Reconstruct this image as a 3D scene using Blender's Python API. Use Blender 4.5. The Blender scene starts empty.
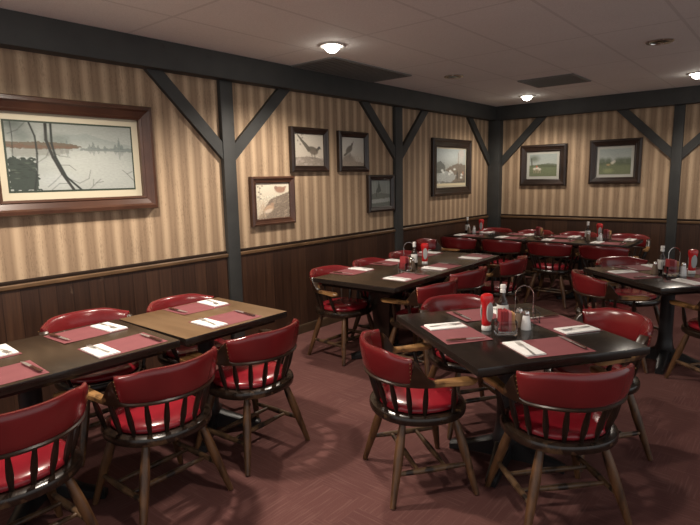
import bpy, bmesh, math, random
from mathutils import Vector, Matrix, noise as mnoise
PI = math.pi
random.seed(7)
S = bpy.context.scene
C = S.collection

# ------------------------------------------------------------------ materials
MATS = {}
def new_mat(name):
    m = bpy.data.materials.new(name); m.use_nodes = True
    nt = m.node_tree; b = nt.nodes['Principled BSDF']
    MATS[name] = m
    return m, nt, b
def plain(name, col, rough=.5, metal=0., coat=0., emit=None, es=0., trans=0., ior=1.5, spec=.5):
    m, nt, b = new_mat(name)
    b.inputs['Base Color'].default_value = (*col, 1)
    b.inputs['Roughness'].default_value = rough
    b.inputs['Metallic'].default_value = metal
    b.inputs['Coat Weight'].default_value = coat
    b.inputs['Coat Roughness'].default_value = .12
    b.inputs['IOR'].default_value = ior
    b.inputs['Specular IOR Level'].default_value = spec
    b.inputs['Transmission Weight'].default_value = trans
    if emit:
        b.inputs['Emission Color'].default_value = (*emit, 1)
        b.inputs['Emission Strength'].default_value = es
    return m
def N(nt, t, **k):
    n = nt.nodes.new(t)
    for a, v in k.items(): setattr(n, a, v)
    return n
def math_n(nt, op, a, b=None, c=None):
    n = N(nt, 'ShaderNodeMath', operation=op)
    for i, v in enumerate((a, b, c)):
        if v is None: continue
        if isinstance(v, (int, float)): n.inputs[i].default_value = v
        else: nt.links.new(v, n.inputs[i])
    return n.outputs[0]
def mapping(nt, scale, src='Object', loc=(0, 0, 0)):
    t = N(nt, 'ShaderNodeTexCoord'); mp = N(nt, 'ShaderNodeMapping')
    mp.inputs['Scale'].default_value = scale; mp.inputs['Location'].default_value = loc
    nt.links.new(t.outputs[src], mp.inputs[0]); return mp.outputs[0]
def noise(nt, scale_vec, scale=1., detail=4., src='Object', loc=(0, 0, 0)):
    n = N(nt, 'ShaderNodeTexNoise'); n.inputs['Scale'].default_value = scale; n.inputs['Detail'].default_value = detail
    nt.links.new(mapping(nt, scale_vec, src, loc), n.inputs['Vector']); return n.outputs['Fac']
def ramp(nt, fac, stops, interp='LINEAR'):
    r = N(nt, 'ShaderNodeValToRGB'); r.color_ramp.interpolation = interp
    e = r.color_ramp.elements
    while len(e) > 1: e.remove(e[-1])
    e[0].position = stops[0][0]; e[0].color = (*stops[0][1], 1)
    for p, c in stops[1:]:
        x = e.new(p); x.color = (*c, 1)
    nt.links.new(fac, r.inputs[0]); return r.outputs[0]
def mixc(nt, fac, a, b, mode='MIX'):
    n = N(nt, 'ShaderNodeMix', data_type='RGBA', blend_type=mode)
    for sock, v in ((n.inputs[0], fac), (n.inputs[6], a), (n.inputs[7], b)):
        if isinstance(v, (int, float)): sock.default_value = v
        elif isinstance(v, tuple): sock.default_value = (*v, 1)
        else: nt.links.new(v, sock)
    return n.outputs[2]
def bump(nt, b, h, strength=.3, dist=.01):
    n = N(nt, 'ShaderNodeBump'); n.inputs['Strength'].default_value = strength; n.inputs['Distance'].default_value = dist
    nt.links.new(h, n.inputs['Height']); nt.links.new(n.outputs[0], b.inputs['Normal'])

def wallpaper(name, axis, off):
    m, nt, b = new_mat(name)
    t = N(nt, 'ShaderNodeTexCoord'); sx = N(nt, 'ShaderNodeSeparateXYZ'); nt.links.new(t.outputs['Object'], sx.inputs[0])
    u = sx.outputs[axis]
    sv = (1, 1, 1)
    wob = noise(nt, (14, 14, 4), 1., 3.)
    u2 = math_n(nt, 'ADD', u, math_n(nt, 'MULTIPLY', math_n(nt, 'SUBTRACT', wob, .5), .012))
    fr = math_n(nt, 'FRACT', math_n(nt, 'DIVIDE', math_n(nt, 'ADD', u2, 20.03 + off), .1335))
    light = (.47, .345, .228); mid = (.37, .262, .168); dark = (.262, .180, .115); tan = (.295, .204, .130)
    base = ramp(nt, fr, [(0, light), (.08, light), (.22, mid), (.36, dark), (.54, tan), (.70, dark), (.84, mid), (.94, light), (1, light)])
    streak = noise(nt, (90, 90, 5), 1., 4.)
    speck = noise(nt, (110, 110, 45), 1., 3.)
    blot = noise(nt, (7, 7, 3), 1., 3., loc=(3, 5, 1))
    f = math_n(nt, 'ADD', math_n(nt, 'MULTIPLY', streak, .9), math_n(nt, 'ADD', math_n(nt, 'MULTIPLY', speck, .75), math_n(nt, 'MULTIPLY', blot, .5)))
    g = ramp(nt, f, [(.55, (.48, .46, .43)), (1.0, (1, 1, 1)), (1.2, (1.08, 1.08, 1.08))])
    nt.links.new(mixc(nt, 1., base, g, 'MULTIPLY'), b.inputs['Base Color'])
    b.inputs['Roughness'].default_value = .62
    b.inputs['Specular IOR Level'].default_value = .3
    bump(nt, b, streak, .15, .002)
    return m
wallpaper('wallpaper_a', 1, .076); wallpaper('wallpaper_b', 0, .067)

def panelling(name, axis):
    m, nt, b = new_mat(name)
    t = N(nt, 'ShaderNodeTexCoord'); sx = N(nt, 'ShaderNodeSeparateXYZ'); nt.links.new(t.outputs['Object'], sx.inputs[0])
    q = math_n(nt, 'DIVIDE', math_n(nt, 'ADD', sx.outputs[axis], 20.), .11)
    fr = math_n(nt, 'FRACT', q); idx = math_n(nt, 'FLOOR', q)
    wn = N(nt, 'ShaderNodeTexWhiteNoise', noise_dimensions='1D'); nt.links.new(idx, wn.inputs['W'])
    grain = noise(nt, (60, 60, 2.2), 1., 6.)
    f = math_n(nt, 'ADD', math_n(nt, 'MULTIPLY', grain, .75), math_n(nt, 'MULTIPLY', wn.outputs['Value'], .35))
    col = ramp(nt, f, [(.2, (.022, .010, .006)), (.55, (.046, .021, .012)), (.85, (.078, .037, .020))])
    groove = ramp(nt, fr, [(0, (.25, .25, .25)), (.035, (1, 1, 1)), (.97, (1, 1, 1)), (1, (.25, .25, .25))])
    scr = noise(nt, (9, 9, 5), 1., 8., loc=(7, 2, 4))
    wear = ramp(nt, scr, [(.69, (0, 0, 0)), (.75, (1, 1, 1))])
    c2 = mixc(nt, math_n(nt, 'MULTIPLY', wear, .25), mixc(nt, 1., col, groove, 'MULTIPLY'), (.30, .22, .16))
    nt.links.new(c2, b.inputs['Base Color'])
    b.inputs['Roughness'].default_value = .42
    bump(nt, b, math_n(nt, 'ADD', groove, math_n(nt, 'MULTIPLY', grain, .3)), .4, .004)
    return m
panelling('panel_a', 1); panelling('panel_b', 0)

def wood(name, dark, light, rough=.35, sv=(3, 30, 30), wear=None, wear_amt=.5, coat=.0, lo=.3, hi=.75, wscale=(18, 18, 12)):
    m, nt, b = new_mat(name)
    g = noise(nt, sv, 1., 5.)
    col = ramp(nt, g, [(lo, dark), (hi, light)])
    if wear:
        w = ramp(nt, noise(nt, wscale, 1., 4., loc=(2, 7, 3)), [(wear_amt, (0, 0, 0)), (wear_amt + .12, (1, 1, 1))])
        col = mixc(nt, w, col, wear)
    nt.links.new(col, b.inputs['Base Color'])
    b.inputs['Roughness'].default_value = rough
    b.inputs['Coat Weight'].default_value = coat; b.inputs['Coat Roughness'].default_value = .15
    return m
wood('table_black', (.0075, .005, .004), (.017, .011, .008), .19, (2, 22, 22), coat=.0)
wood('table_walnut', (.026, .016, .009), (.050, .031, .018), .26, (2, 22, 22), coat=.0)
wood('table_brown', (.135, .078, .038), (.185, .112, .058), .30, (2.2, 22, 22), coat=.0)
wood('table_edge', (.014, .010, .008), (.03, .022, .018), .25, (4, 4, 30), wear=(.13, .10, .08), wear_amt=.70)
wood('chair_dark', (.008, .005, .0035), (.024, .013, .008), .3, (20, 20, 4), wear=(.10, .05, .022), wear_amt=.68)
wood('chair_rim', (.008, .005, .004), (.03, .017, .01), .25, (20, 20, 4), wear=(.15, .085, .042), wear_amt=.62, wscale=(11, 11, 9))
wood('chair_leg', (.035, .016, .008), (.17, .080, .032), .36, (25, 25, 4), wear=(.012, .007, .005), wear_amt=.60)
wood('stretcher_wood', (.05, .027, .014), (.21, .12, .06), .4, (10, 10, 10), wear=(.015, .009, .006), wear_amt=.5)
wood('frame_dark', (.013, .008, .006), (.035, .018, .012), .35, (6, 6, 6), coat=.2)
wood('frame_red', (.050, .021, .013), (.088, .038, .022), .32, (6, 6, 6), coat=.3)
wood('beam_paint', (.030, .0315, .031), (.043, .044, .042), .6, (6, 6, 6), wear=(.024, .022, .020), wear_amt=.66)
wood('cap_wood', (.085, .048, .024), (.19, .11, .055), .38, (4, 4, 4))
wood('base_wood', (.03, .018, .011), (.09, .055, .03), .45, (4, 4, 4))
wood('handle_wood', (.03, .008, .005), (.09, .03, .015), .4, (40, 40, 40))
# arm wood: dark stain, rubbed down to honey wood at the hand grips
def arm_mat():
    m, nt, b = new_mat('arm_wood')
    t = N(nt, 'ShaderNodeTexCoord'); sx = N(nt, 'ShaderNodeSeparateXYZ'); nt.links.new(t.outputs['Object'], sx.inputs[0])
    g = noise(nt, (20, 5, 20), 1., 5.); n2 = noise(nt, (16, 16, 16), 1., 3.)
    f = math_n(nt, 'ADD', math_n(nt, 'MULTIPLY', sx.outputs[1], 3.2), math_n(nt, 'MULTIPLY', n2, .9))
    f = math_n(nt, 'ADD', f, .12)
    w = ramp(nt, f, [(.42, (0, 0, 0)), (.62, (1, 1, 1))])
    dk = ramp(nt, g, [(.3, (.015, .008, .005)), (.75, (.05, .024, .012))])
    lt = ramp(nt, g, [(.3, (.20, .095, .032)), (.7, (.42, .23, .09))])
    nt.links.new(mixc(nt, w, dk, lt), b.inputs['Base Color'])
    b.inputs['Roughness'].default_value = .33
    return m
arm_mat()
def vinyl(name, a, c, rough):
    m, nt, b = new_mat(name)
    n = noise(nt, (5, 5, 5), 1., 3.)
    nt.links.new(ramp(nt, n, [(.3, a), (.7, c)]), b.inputs['Base Color'])
    b.inputs['Roughness'].default_value = rough
    b.inputs['Coat Weight'].default_value = .25; b.inputs['Coat Roughness'].default_value = .18
    bump(nt, b, noise(nt, (260, 260, 260), 1., 2.), .08, .001)
vinyl('vinyl_back', (.135, .010, .012), (.185, .015, .017), .24)
vinyl('vinyl_seat', (.22, .010, .018), (.28, .014, .023), .25)

def carpet():
    m, nt, b = new_mat('carpet')
    cells = N(nt, 'ShaderNodeTexVoronoi', distance='CHEBYCHEV'); cells.inputs['Scale'].default_value = 1.
    cells.inputs['Randomness'].default_value = .55
    nt.links.new(mapping(nt, (4.2, 4.2, 4.2), loc=(.2, .1, 0)), cells.inputs['Vector'])
    sep = N(nt, 'ShaderNodeSeparateColor'); nt.links.new(cells.outputs['Color'], sep.inputs[0])
    sel = math_n(nt, 'GREATER_THAN', sep.outputs[0], .5)
    a = noise(nt, (4.5, 95, 1), 1., 3.); c = noise(nt, (95, 4.5, 1), 1., 3.)
    l = math_n(nt, 'ADD', math_n(nt, 'MULTIPLY', a, sel), math_n(nt, 'MULTIPLY', c, math_n(nt, 'SUBTRACT', 1., sel)))
    lines = ramp(nt, l, [(.50, (0, 0, 0)), (.72, (1, 1, 1))])
    blk = ramp(nt, sep.outputs[1], [(0, (.118, .050, .046)), (1, (.150, .066, .058))])
    fz = noise(nt, (300, 300, 1), 1., 2.)
    base = mixc(nt, .35, blk, ramp(nt, fz, [(.3, (.085, .034, .032)), (.7, (.18, .085, .075))]))
    nt.links.new(mixc(nt, math_n(nt, 'MULTIPLY', lines, .34), base, (.26, .145, .125)), b.inputs['Base Color'])
    b.inputs['Roughness'].default_value = .95; b.inputs['Specular IOR Level'].default_value = .1
    bump(nt, b, fz, .4, .004)
carpet()
def ceil_mat():
    m, nt, b = new_mat('ceiling_tile')
    t = N(nt, 'ShaderNodeTexCoord'); sx = N(nt, 'ShaderNodeSeparateXYZ'); nt.links.new(t.outputs['Object'], sx.inputs[0])
    def seam(sock, period, off):
        fr = math_n(nt, 'FRACT', math_n(nt, 'DIVIDE', math_n(nt, 'ADD', sock, 20 * period + off), period))
        d = math_n(nt, 'MINIMUM', fr, math_n(nt, 'SUBTRACT', 1., fr))
        return math_n(nt, 'LESS_THAN', math_n(nt, 'MULTIPLY', d, period), .011)
    sm = math_n(nt, 'MAXIMUM', seam(sx.outputs[0], .61, -.08), seam(sx.outputs[1], 1.22, -.02))
    n = noise(nt, (1.1, 1.1, 1), 1., 3.); sp = noise(nt, (130, 130, 1), 1., 3.)
    base = ramp(nt, n, [(.3, (.72, .71, .69)), (.7, (.80, .79, .77))])
    base = mixc(nt, .35, base, ramp(nt, sp, [(.35, (.62, .61, .59)), (.6, (.82, .81, .79))]))
    nt.links.new(mixc(nt, math_n(nt, 'MULTIPLY', sm, .45), base, (.50, .49, .47)), b.inputs['Base Color'])
    b.inputs['Roughness'].default_value = .8
    bump(nt, b, math_n(nt, 'SUBTRACT', sp, sm), .25, .004)
ceil_mat()
def paper(name, a, c):
    m, nt, b = new_mat(name)
    nt.links.new(ramp(nt, noise(nt, (12, 12, 12), 1., 4.), [(.3, a), (.7, c)]), b.inputs['Base Color'])
    b.inputs['Roughness'].default_value = .75
paper('mat_paper', (.195, .052, .060), (.225, .064, .071))
paper('napkin_paper', (.80, .79, .77), (.86, .85, .83))
plain('steel', (.66, .65, .63), .34, .85)
plain('chrome', (.75, .74, .72), .12, 1.)
plain('brass', (.45, .30, .12), .35, 1.)
plain('iron', (.011, .011, .012), .38)
plain('glass', (1, 1, 1), .03, trans=1., ior=1.45)
plain('ketchup_red', (.52, .010, .012), .3, coat=.3)
plain('white_plastic', (.78, .77, .74), .35)
plain('label_white', (.66, .65, .62), .5)
plain('label_grey', (.36, .37, .37), .5)
plain('label_dark', (.02, .02, .02), .5)
plain('sauce_dark', (.018, .008, .005), .15, coat=.5)
plain('salt', (.80, .80, .80), .5)
plain('pepper', (.16, .11, .075), .7)
plain('packet_red', (.30, .030, .035), .5)
plain('packet_pink', (.55, .20, .22), .5)
plain('packet_tan', (.50, .27, .12), .55)
plain('packet_white', (.7, .66, .6), .5)
plain('shadow_strip', (.022, .013, .009), .85, spec=.15)  # shade above the cap rail, put into a dark matte colour
plain('grille', (.16, .165, .16), .6)
plain('grille_dark', (.03, .03, .03), .7)
plain('lamp_trim', (.55, .53, .5), .4)
plain('lamp_glow', (1, .95, .88), .5, emit=(1, .93, .82), es=28.)
plain('lamp_off', (.03, .03, .03), .12, .8)
plain('frame_lip', (.25, .20, .12), .4)
plain('mat_cream', (.56, .51, .38), .6)
plain('mat_grey', (.40, .40, .36), .6)
plain('mat_green', (.03, .045, .03), .6)
def art_mat():
    m, nt, b = new_mat('art')
    a = N(nt, 'ShaderNodeVertexColor'); a.layer_name = 'Col'
    nt.links.new(a.outputs[0], b.inputs['Base Color'])
    b.inputs['Roughness'].default_value = .6; b.inputs['Coat Weight'].default_value = .45; b.inputs['Coat Roughness'].default_value = .03; b.inputs['Specular IOR Level'].default_value = .2
art_mat()

# ------------------------------------------------------------------ mesh helpers
def finish(bm, name, mat, parent=None, loc=(0, 0, 0), rz=0, smooth=True, ang=38):
    bmesh.ops.recalc_face_normals(bm, faces=bm.faces)
    me = bpy.data.meshes.new(name); bm.to_mesh(me); bm.free()
    for mm in (mat if isinstance(mat, (list, tuple)) else [mat]): me.materials.append(MATS[mm])
    if smooth:
        for p in me.polygons: p.use_smooth = True
        me.set_sharp_from_angle(angle=math.radians(ang))
    o = bpy.data.objects.new(name, me); C.objects.link(o)
    if parent is not None: o.parent = parent
    o.location = loc; o.rotation_euler = (0, 0, rz)
    return o
def tag(o, label=None, cat=None, group=None, kind=None):
    if label: o['label'] = label
    if cat: o['category'] = cat
    if group: o['group'] = group
    if kind: o['kind'] = kind
    return o
def empty(name, loc=(0, 0, 0), rz=0, label=None, cat=None, group=None):
    o = bpy.data.objects.new(name, None); o.empty_display_size = .05; C.objects.link(o)
    o.location = loc; o.rotation_euler = (0, 0, rz)
    return tag(o, label, cat, group)
def box(bm, c, s, bev=0., mi=0, rot=None):
    r = bmesh.ops.create_cube(bm, size=1.)
    vs = r['verts']
    bmesh.ops.scale(bm, vec=s, verts=vs)
    if bev > 0:
        es = list({e for v in vs for e in v.link_edges})
        rr = bmesh.ops.bevel(bm, geom=es, offset=bev, segments=2, affect='EDGES', profile=.6)
        vs = list({v for f in rr['faces'] for v in f.verts} | {v for v in vs if v.is_valid})
    if rot is not None: bmesh.ops.rotate(bm, cent=(0, 0, 0), matrix=rot, verts=vs)
    bmesh.ops.translate(bm, vec=c, verts=vs)
    if mi:
        for f in {f for v in vs for f in v.link_faces}: f.material_index = mi
    return vs
def ring_faces(bm, rings, closed_u=True, mi=0):
    for a, b in zip(rings, rings[1:]):
        n = len(a)
        for i in range(n if closed_u else n - 1):
            j = (i + 1) % n
            f = bm.faces.new((a[i], a[j], b[j], b[i])); f.material_index = mi
def tube(bm, pts, rad, n=10, caps=True, mi=0, flat=1.):
    pts = [Vector(p) for p in pts]
    if isinstance(rad, (int, float)): rad = [rad] * len(pts)
    rings = []; ref = None
    for i, p in enumerate(pts):
        d = (pts[min(i + 1, len(pts) - 1)] - pts[max(i - 1, 0)]).normalized()
        if ref is None:
            ref = Vector((0, 0, 1)) if abs(d.z) < .9 else Vector((0, 1, 0))
        x = d.cross(ref).normalized(); y = d.cross(x).normalized(); ref = -y if (-y).dot(ref) > 0 else y
        rings.append([bm.verts.new(p + x * math.cos(2 * PI * k / n) * rad[i] + y * math.sin(2 * PI * k / n) * rad[i] * flat) for k in range(n)])
    ring_faces(bm, rings, mi=mi)
    if caps:
        for r in (rings[0], rings[-1]):
            f = bm.faces.new(r); f.material_index = mi
def lathe(bm, prof, n=20, c=(0, 0, 0), sx=1., sy=1., mi=0, cap=True):
    rings = []
    for r, z in prof:
        rings.append([bm.verts.new((c[0] + max(r, 1e-4) * sx * math.cos(2 * PI * k / n), c[1] + max(r, 1e-4) * sy * math.sin(2 * PI * k / n), c[2] + z)) for k in range(n)])
    ring_faces(bm, rings, mi=mi)
    if cap:
        for r in (rings[0], rings[-1]):
            f = bm.faces.new(r); f.material_index = mi
def children(o): return [c for c in bpy.data.objects if c.parent == o]
TREE = {}
def remember(o):
    TREE[o.name] = [(c, [(d, []) for d in children(c)]) for c in children(o)]
    return o
def copy_tree(o, loc, rz, label, group=None, only=None):
    r = o.copy(); C.objects.link(r); r.location = loc; r.rotation_euler = (0, 0, rz); r['label'] = label
    if group: r['group'] = group
    for ch, subs in TREE[o.name]:
        c = ch.copy(); C.objects.link(c); c.parent = r
        for d, _ in subs:
            e = d.copy(); C.objects.link(e); e.parent = c
    return r

# ------------------------------------------------------------------ room shell
Zc, HR, HB = 2.61, .948, 2.405
X1, Y0 = 7.2, -11.2
def slab(name, c, s, mat, bev=0., kind='structure', label=None, cat=None):
    bm = bmesh.new(); box(bm, c, s, bev)
    o = finish(bm, name, mat, smooth=bev > 0)
    if kind: o['kind'] = kind
    if label: o['label'] = label
    if cat: o['category'] = cat
    return o
slab('floor', (X1 / 2, Y0 / 2, -.05), (X1 + .4, -Y0 + .4, .1), 'carpet', label='maroon carpet flecked with short pale lines', cat='floor')
slab('ceiling', (X1 / 2, Y0 / 2, Zc + .05), (X1 + .4, -Y0 + .4, .1), 'ceiling_tile', label='grey lay-in tile ceiling', cat='ceiling')
slab('wall_left', (-.06, Y0 / 2, Zc / 2), (.12, -Y0, Zc), 'wallpaper_a', label='left wall in brown and cream striped wallpaper', cat='wall')
slab('wall_back', (X1 / 2 - .06, .06, Zc / 2), (X1 + .12, .12, Zc), 'wallpaper_b', label='back wall in brown and cream striped wallpaper', cat='wall')
slab('wainscot_left', (.009, Y0 / 2, (HR - .05) / 2), (.018, -Y0, HR - .05), 'panel_a', label='dark plank panelling on the lower left wall', cat='panelling')
slab('wainscot_back', (X1 / 2, -.009, (HR - .05) / 2), (X1, .018, HR - .05), 'panel_b', label='dark plank panelling on the lower back wall', cat='panelling')
def molding(name, axis, prof, length, mat, label):
    # prof: (out, z) outline swept along the wall
    bm = bmesh.new(); rings = []
    for e in (0, 1):
        t = e * length
        rings.append([bm.verts.new((d, -t, z) if axis == 1 else (t, -d, z)) for d, z in prof])
    ring_faces(bm, rings)
    for r in rings: bm.faces.new(r)
    return tag(finish(bm, name, mat, smooth=False), label, 'trim', kind='structure')
cap = [(0, HR - .05), (.020, HR - .05), (.034, HR - .040), (.036, HR - .020), (.030, HR - .014), (0, HR - .014)]
molding('trim_1', 1, cap, -Y0, 'cap_wood', 'light wooden cap rail along the left wall')
molding('trim_2', 0, cap, X1, 'cap_wood', 'light wooden cap rail along the back wall')
shadow_line = [(0, HR - .0135), (.016, HR - .0135), (.018, HR + .002), (.012, HR + .010), (0, HR + .010)]  # added strip that imitates the shadow line where rail meets wall
molding('rail_shadow_left', 1, shadow_line, -Y0, 'shadow_strip', 'thin dark strip standing in for shadow above the cap rail, left wall')
molding('rail_shadow_back', 0, shadow_line, X1, 'shadow_strip', 'thin dark strip standing in for shadow above the cap rail, back wall')
bb = [(.018, 0), (.034, 0), (.034, .075), (.030, .088), (.018, .092)]
molding('baseboard_left', 1, bb, -Y0, 'base_wood', 'brown baseboard along the left wall')
molding('baseboard_back', 0, bb, X1, 'base_wood', 'brown baseboard along the back wall')

# timber frame: header beams, posts, braces
def timber(name, label, cat, group, build):
    bm = bmesh.new(); build(bm)
    return tag(finish(bm, name, 'beam_paint', ang=30), label, cat, group)
BD = .123
timber('header_beam', 'dark header beam along the top of the left wall', 'beam', 'header beams', lambda bm: box(bm, (BD / 2, (Y0 - .002) / 2, (HB + Zc) / 2), (BD, -Y0 + .002, Zc - HB), .006))
timber('header_beam', 'dark header beam along the top of the back wall', 'beam', 'header beams', lambda bm: box(bm, (X1 / 2 + BD / 2 + .001, -BD / 2, (HB + Zc) / 2), (X1 - BD, BD, Zc - HB), .006))
PW = .165
def post(x, y, sx, sy, label):
    timber('timber_post', label, 'post', 'timber posts', lambda bm: box(bm, (x, y, (HB - .002) / 2), (sx, sy, HB - .002), .006))
post(.0225, -5.185, .045, .13, 'dark timber post beside the brown tabletop, left wall')
post(.0225, -2.625, .045, .15, 'dark timber post on the left wall between small and tall pictures')
post(.097, -.067, .19, .13, 'dark timber post in the corner of the room')
post(2.570, -.0225, .12, .045, 'dark timber post on the back wall right of both pictures')
def brace(side, a, b, label):
    # a = (along, z) at beam, b = (along, z) at post; flat bar lying against the wall
    def bld(bm):
        A = Vector((a[0], a[1])); B = Vector((b[0], b[1])); d = (B - A).normalized(); n = Vector((-d.y, d.x)) * .052
        if abs(d.x) < 1e-4: return
        def cut(P, off, lvl=None, along=None):
            q = P + off
            if lvl is not None: t = (lvl - q.y) / d.y
            else: t = (along - q.x) / d.x
            return q + d * t
        c = [cut(A, n, lvl=HB - .001), cut(A, -n, lvl=HB - .001), cut(B, -n, along=b[0]), cut(B, n, along=b[0])]
        rings = []
        for dep in (-.004, .038):
            rings.append([bm.verts.new((dep, p.x, p.y) if side == 'a' else (p.x, -dep, p.y)) for p in c])
        ring_faces(bm, rings)
        for r in rings: bm.faces.new(r)
    timber('diagonal_brace', label, 'brace', 'diagonal braces', bld)
brace('a', (-5.845, 2.41), (-5.252, 1.825), 'dark diagonal brace beside the large lake picture')
brace('a', (-4.50, 2.41), (-5.118, 1.815), 'dark diagonal brace above the quail picture')
brace('a', (-3.28, 2.41), (-2.702, 1.86), 'dark diagonal brace above the small dark green picture')
brace('a', (-2.00, 2.42), (-2.548, 1.86), 'dark diagonal brace between post and tall village picture')
brace('a', (-.80, 2.42), (-.134, 1.795), 'dark diagonal brace on the left wall meeting the corner post')
brace('b', (.85, 2.46), (.194, 1.785), 'dark diagonal brace on the back wall meeting the corner post')
brace('b', (1.87, 2.43), (2.508, 1.805), 'dark diagonal brace above the right-hand hunting picture')
brace('b', (3.25, 2.42), (2.632, 1.80), 'dark diagonal brace at the right edge, right of the post')

# ------------------------------------------------------------------ painted pictures
class Canvas:
    def __init__(s, w, h, top, bot):
        s.w, s.h = w, h
        s.p = [[tuple(top[k] + (bot[k] - top[k]) * y / (h - 1) for k in range(3)) for x in range(w)] for y in range(h)]
    def mix(s, x, y, c, a):
        if 0 <= x < s.w and 0 <= y < s.h and a > 0:
            o = s.p[y][x]; a = min(a, 1); s.p[y][x] = tuple(o[k] * (1 - a) + c[k] * a for k in range(3))
    def poly(s, pts, c, a=1., rough=0., seed=0):
        pts = [(x * s.w, y * s.h) for x, y in pts]
        for y in range(s.h):
            for x in range(s.w):
                px, py = x + .5, y + .5
                if rough:
                    px += rough * s.w * mnoise.noise(Vector((x * .23, y * .23, seed))); py += rough * s.w * mnoise.noise(Vector((x * .23, y * .23, seed + 9)))
                ins = False; j = len(pts) - 1
                for i in range(len(pts)):
                    xi, yi = pts[i]; xj, yj = pts[j]
                    if (yi > py) != (yj > py) and px < (xj - xi) * (py - yi) / (yj - yi) + xi: ins = not ins
                    j = i
                if ins: s.mix(x, y, c, a)
    def ell(s, cx, cy, rx, ry, c, a=1., soft=.25, rot=0.):
        cr, sr = math.cos(rot), math.sin(rot); asp = s.h / s.w
        for y in range(s.h):
            for x in range(s.w):
                dx = (x + .5) / s.w - cx; dy = ((y + .5) / s.h - cy) * asp
                u = (dx * cr + dy * sr) / rx; v = (-dx * sr + dy * cr) / (ry * asp)
                d = math.sqrt(u * u + v * v)
                if d < 1 + soft: s.mix(x, y, c, a * min(1, (1 + soft - d) / (2 * soft) if soft else 1))
    def line(s, pts, c, wid, a=1.):
        for (x0, y0), (x1, y1) in zip(pts, pts[1:]):
            x0 *= s.w; x1 *= s.w; y0 *= s.h; y1 *= s.h
            L2 = (x1 - x0) ** 2 + (y1 - y0) ** 2 or 1e-6; W = wid * s.w
            for y in range(max(0, int(min(y0, y1) - W - 1)), min(s.h, int(max(y0, y1) + W + 2))):
                for x in range(max(0, int(min(x0, x1) - W - 1)), min(s.w, int(max(x0, x1) + W + 2))):
                    t = max(0, min(1, ((x + .5 - x0) * (x1 - x0) + (y + .5 - y0) * (y1 - y0)) / L2))
                    d = math.hypot(x + .5 - x0 - t * (x1 - x0), y + .5 - y0 - t * (y1 - y0))
                    s.mix(x, y, c, a * max(0, min(1, W + .5 - d)))
    def grain(s, amt, fx=.35, fy=.35, seed=0, y0=0., y1=1.):
        for y in range(int(y0 * s.h), int(y1 * s.h)):
            for x in range(s.w):
                n = mnoise.noise(Vector((x * fx, y * fy, seed))) + .6 * mnoise.noise(Vector((x * fx * 2.7, y * fy * 2.7, seed + 5)))
                k = 1 + amt * n; s.p[y][x] = tuple(max(0, v * k) for v in s.p[y][x])
def art_lake():
    c = Canvas(170, 104, (.33, .36, .33), (.40, .43, .40))
    c.poly([(.3, .22), (.48, .15), (.62, .13), (.74, .2), (1, .3), (1, .4), (.3, .4)], (.27, .31, .29), .7, .01)
    c.ell(.62, .6, .26, .26, (.50, .53, .49), .8, .5); c.ell(.8, .75, .2, .2, (.45, .48, .45), .6, .5)
    for x, h in ((.40, .10), (.445, .14), (.63, .08), (.66, .12), (.70, .07), (.76, .06), (.885, .20), (.91, .10), (.85, .09)):
        c.poly([(x - .022, .365), (x, .365 - h), (x + .022, .365)], (.13, .16, .15), .65, .006)
        c.poly([(x - .02, .385), (x, .385 + h * .8), (x + .02, .385)], (.18, .21, .20), .5, .006)
    for x in (.1, .16, .3, .36, .42): c.ell(x, .24, .05, .09, (.17, .2, .18), .5, .5)
    c.poly([(.55, .36), (1, .34), (1, .40), (.55, .39)], (.16, .19, .18), .75, .006)
    c.poly([(0, .29), (.3, .28), (.5, .30), (.57, .345), (.5, .37), (.2, .39), (0, .38)], (.14, .115, .08), .95, .01)
    c.poly([(0, .33), (.54, .33), (.52, .365), (.2, .38), (0, .37)], (.165, .10, .068), .7, .015, 3)
    c.poly([(.02, .385), (.5, .375), (.4, .46), (.05, .5)], (.20, .2, .17), .5, .02)
    c.ell(.15, .6, .2, .07, (.47, .5, .48), .4, .5); c.ell(.35, .85, .16, .12, (.5, .54, .54), .5, .5); c.ell(.45, .55, .12, .05, (.5, .53, .5), .4, .5)
    c.poly([(0, .52), (.06, .5), (.12, .53), (.19, .52), (.21, .6), (.19, .68), (.21, .78), (.2, 1), (0, 1)], (.035, .048, .038), .96, .04)
    c.ell(.08, .12, .09, .10, (.08, .10, .09), .6, .8); c.ell(.05, .03, .08, .05, (.06, .08, .07), .6, .6)
    for k in range(26):
        a = random.random(); c.ell(random.random() * .2, .52 + .3 * random.random(), .02, .008, (.12, .14, .11) if a > .7 else (.03, .04, .03), .7, .4)
    D = (.035, .04, .035)
    c.line([(.045, 0), (.05, .2), (.04, .5)], D, .003)
    c.line([(.175, 0), (.21, .2), (.215, .45), (.20, .75), (.17, 1)], D, .007)
    c.line([(.295, 0), (.29, .25), (.33, .5), (.39, .75), (.47, 1)], (.04, .04, .035), .012)
    c.line([(.335, 0), (.33, .3), (.35, .5), (.42, .8), (.53, 1)], D, .009)
    for pts in ([(.30, .40), (.38, .48), (.46, .5)], [(.36, .62), (.45, .62), (.5, .7)], [(.41, .8), (.52, .9), (.6, .83), (.62, .7)], [(.39, .75), (.33, .86), (.27, .95)], [(.44, .9), (.36, .9), (.3, .99)],
                [(.60, 1), (.66, .9), (.70, .84)], [(.63, .94), (.64, .84)], [(.66, .9), (.72, .88)], [(1, .88), (.94, .76), (.9, .7)], [(.94, .76), (.99, .72)], [(.2, .6), (.28, .5), (.3, .42)], [(.2, .75), (.12, .6)], [(.15, 0), (.09, .12), (.02, .18)]):
        c.line(pts, D, .0022, .8)
    c.grain(.10, .25, .5)
    return c
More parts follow.
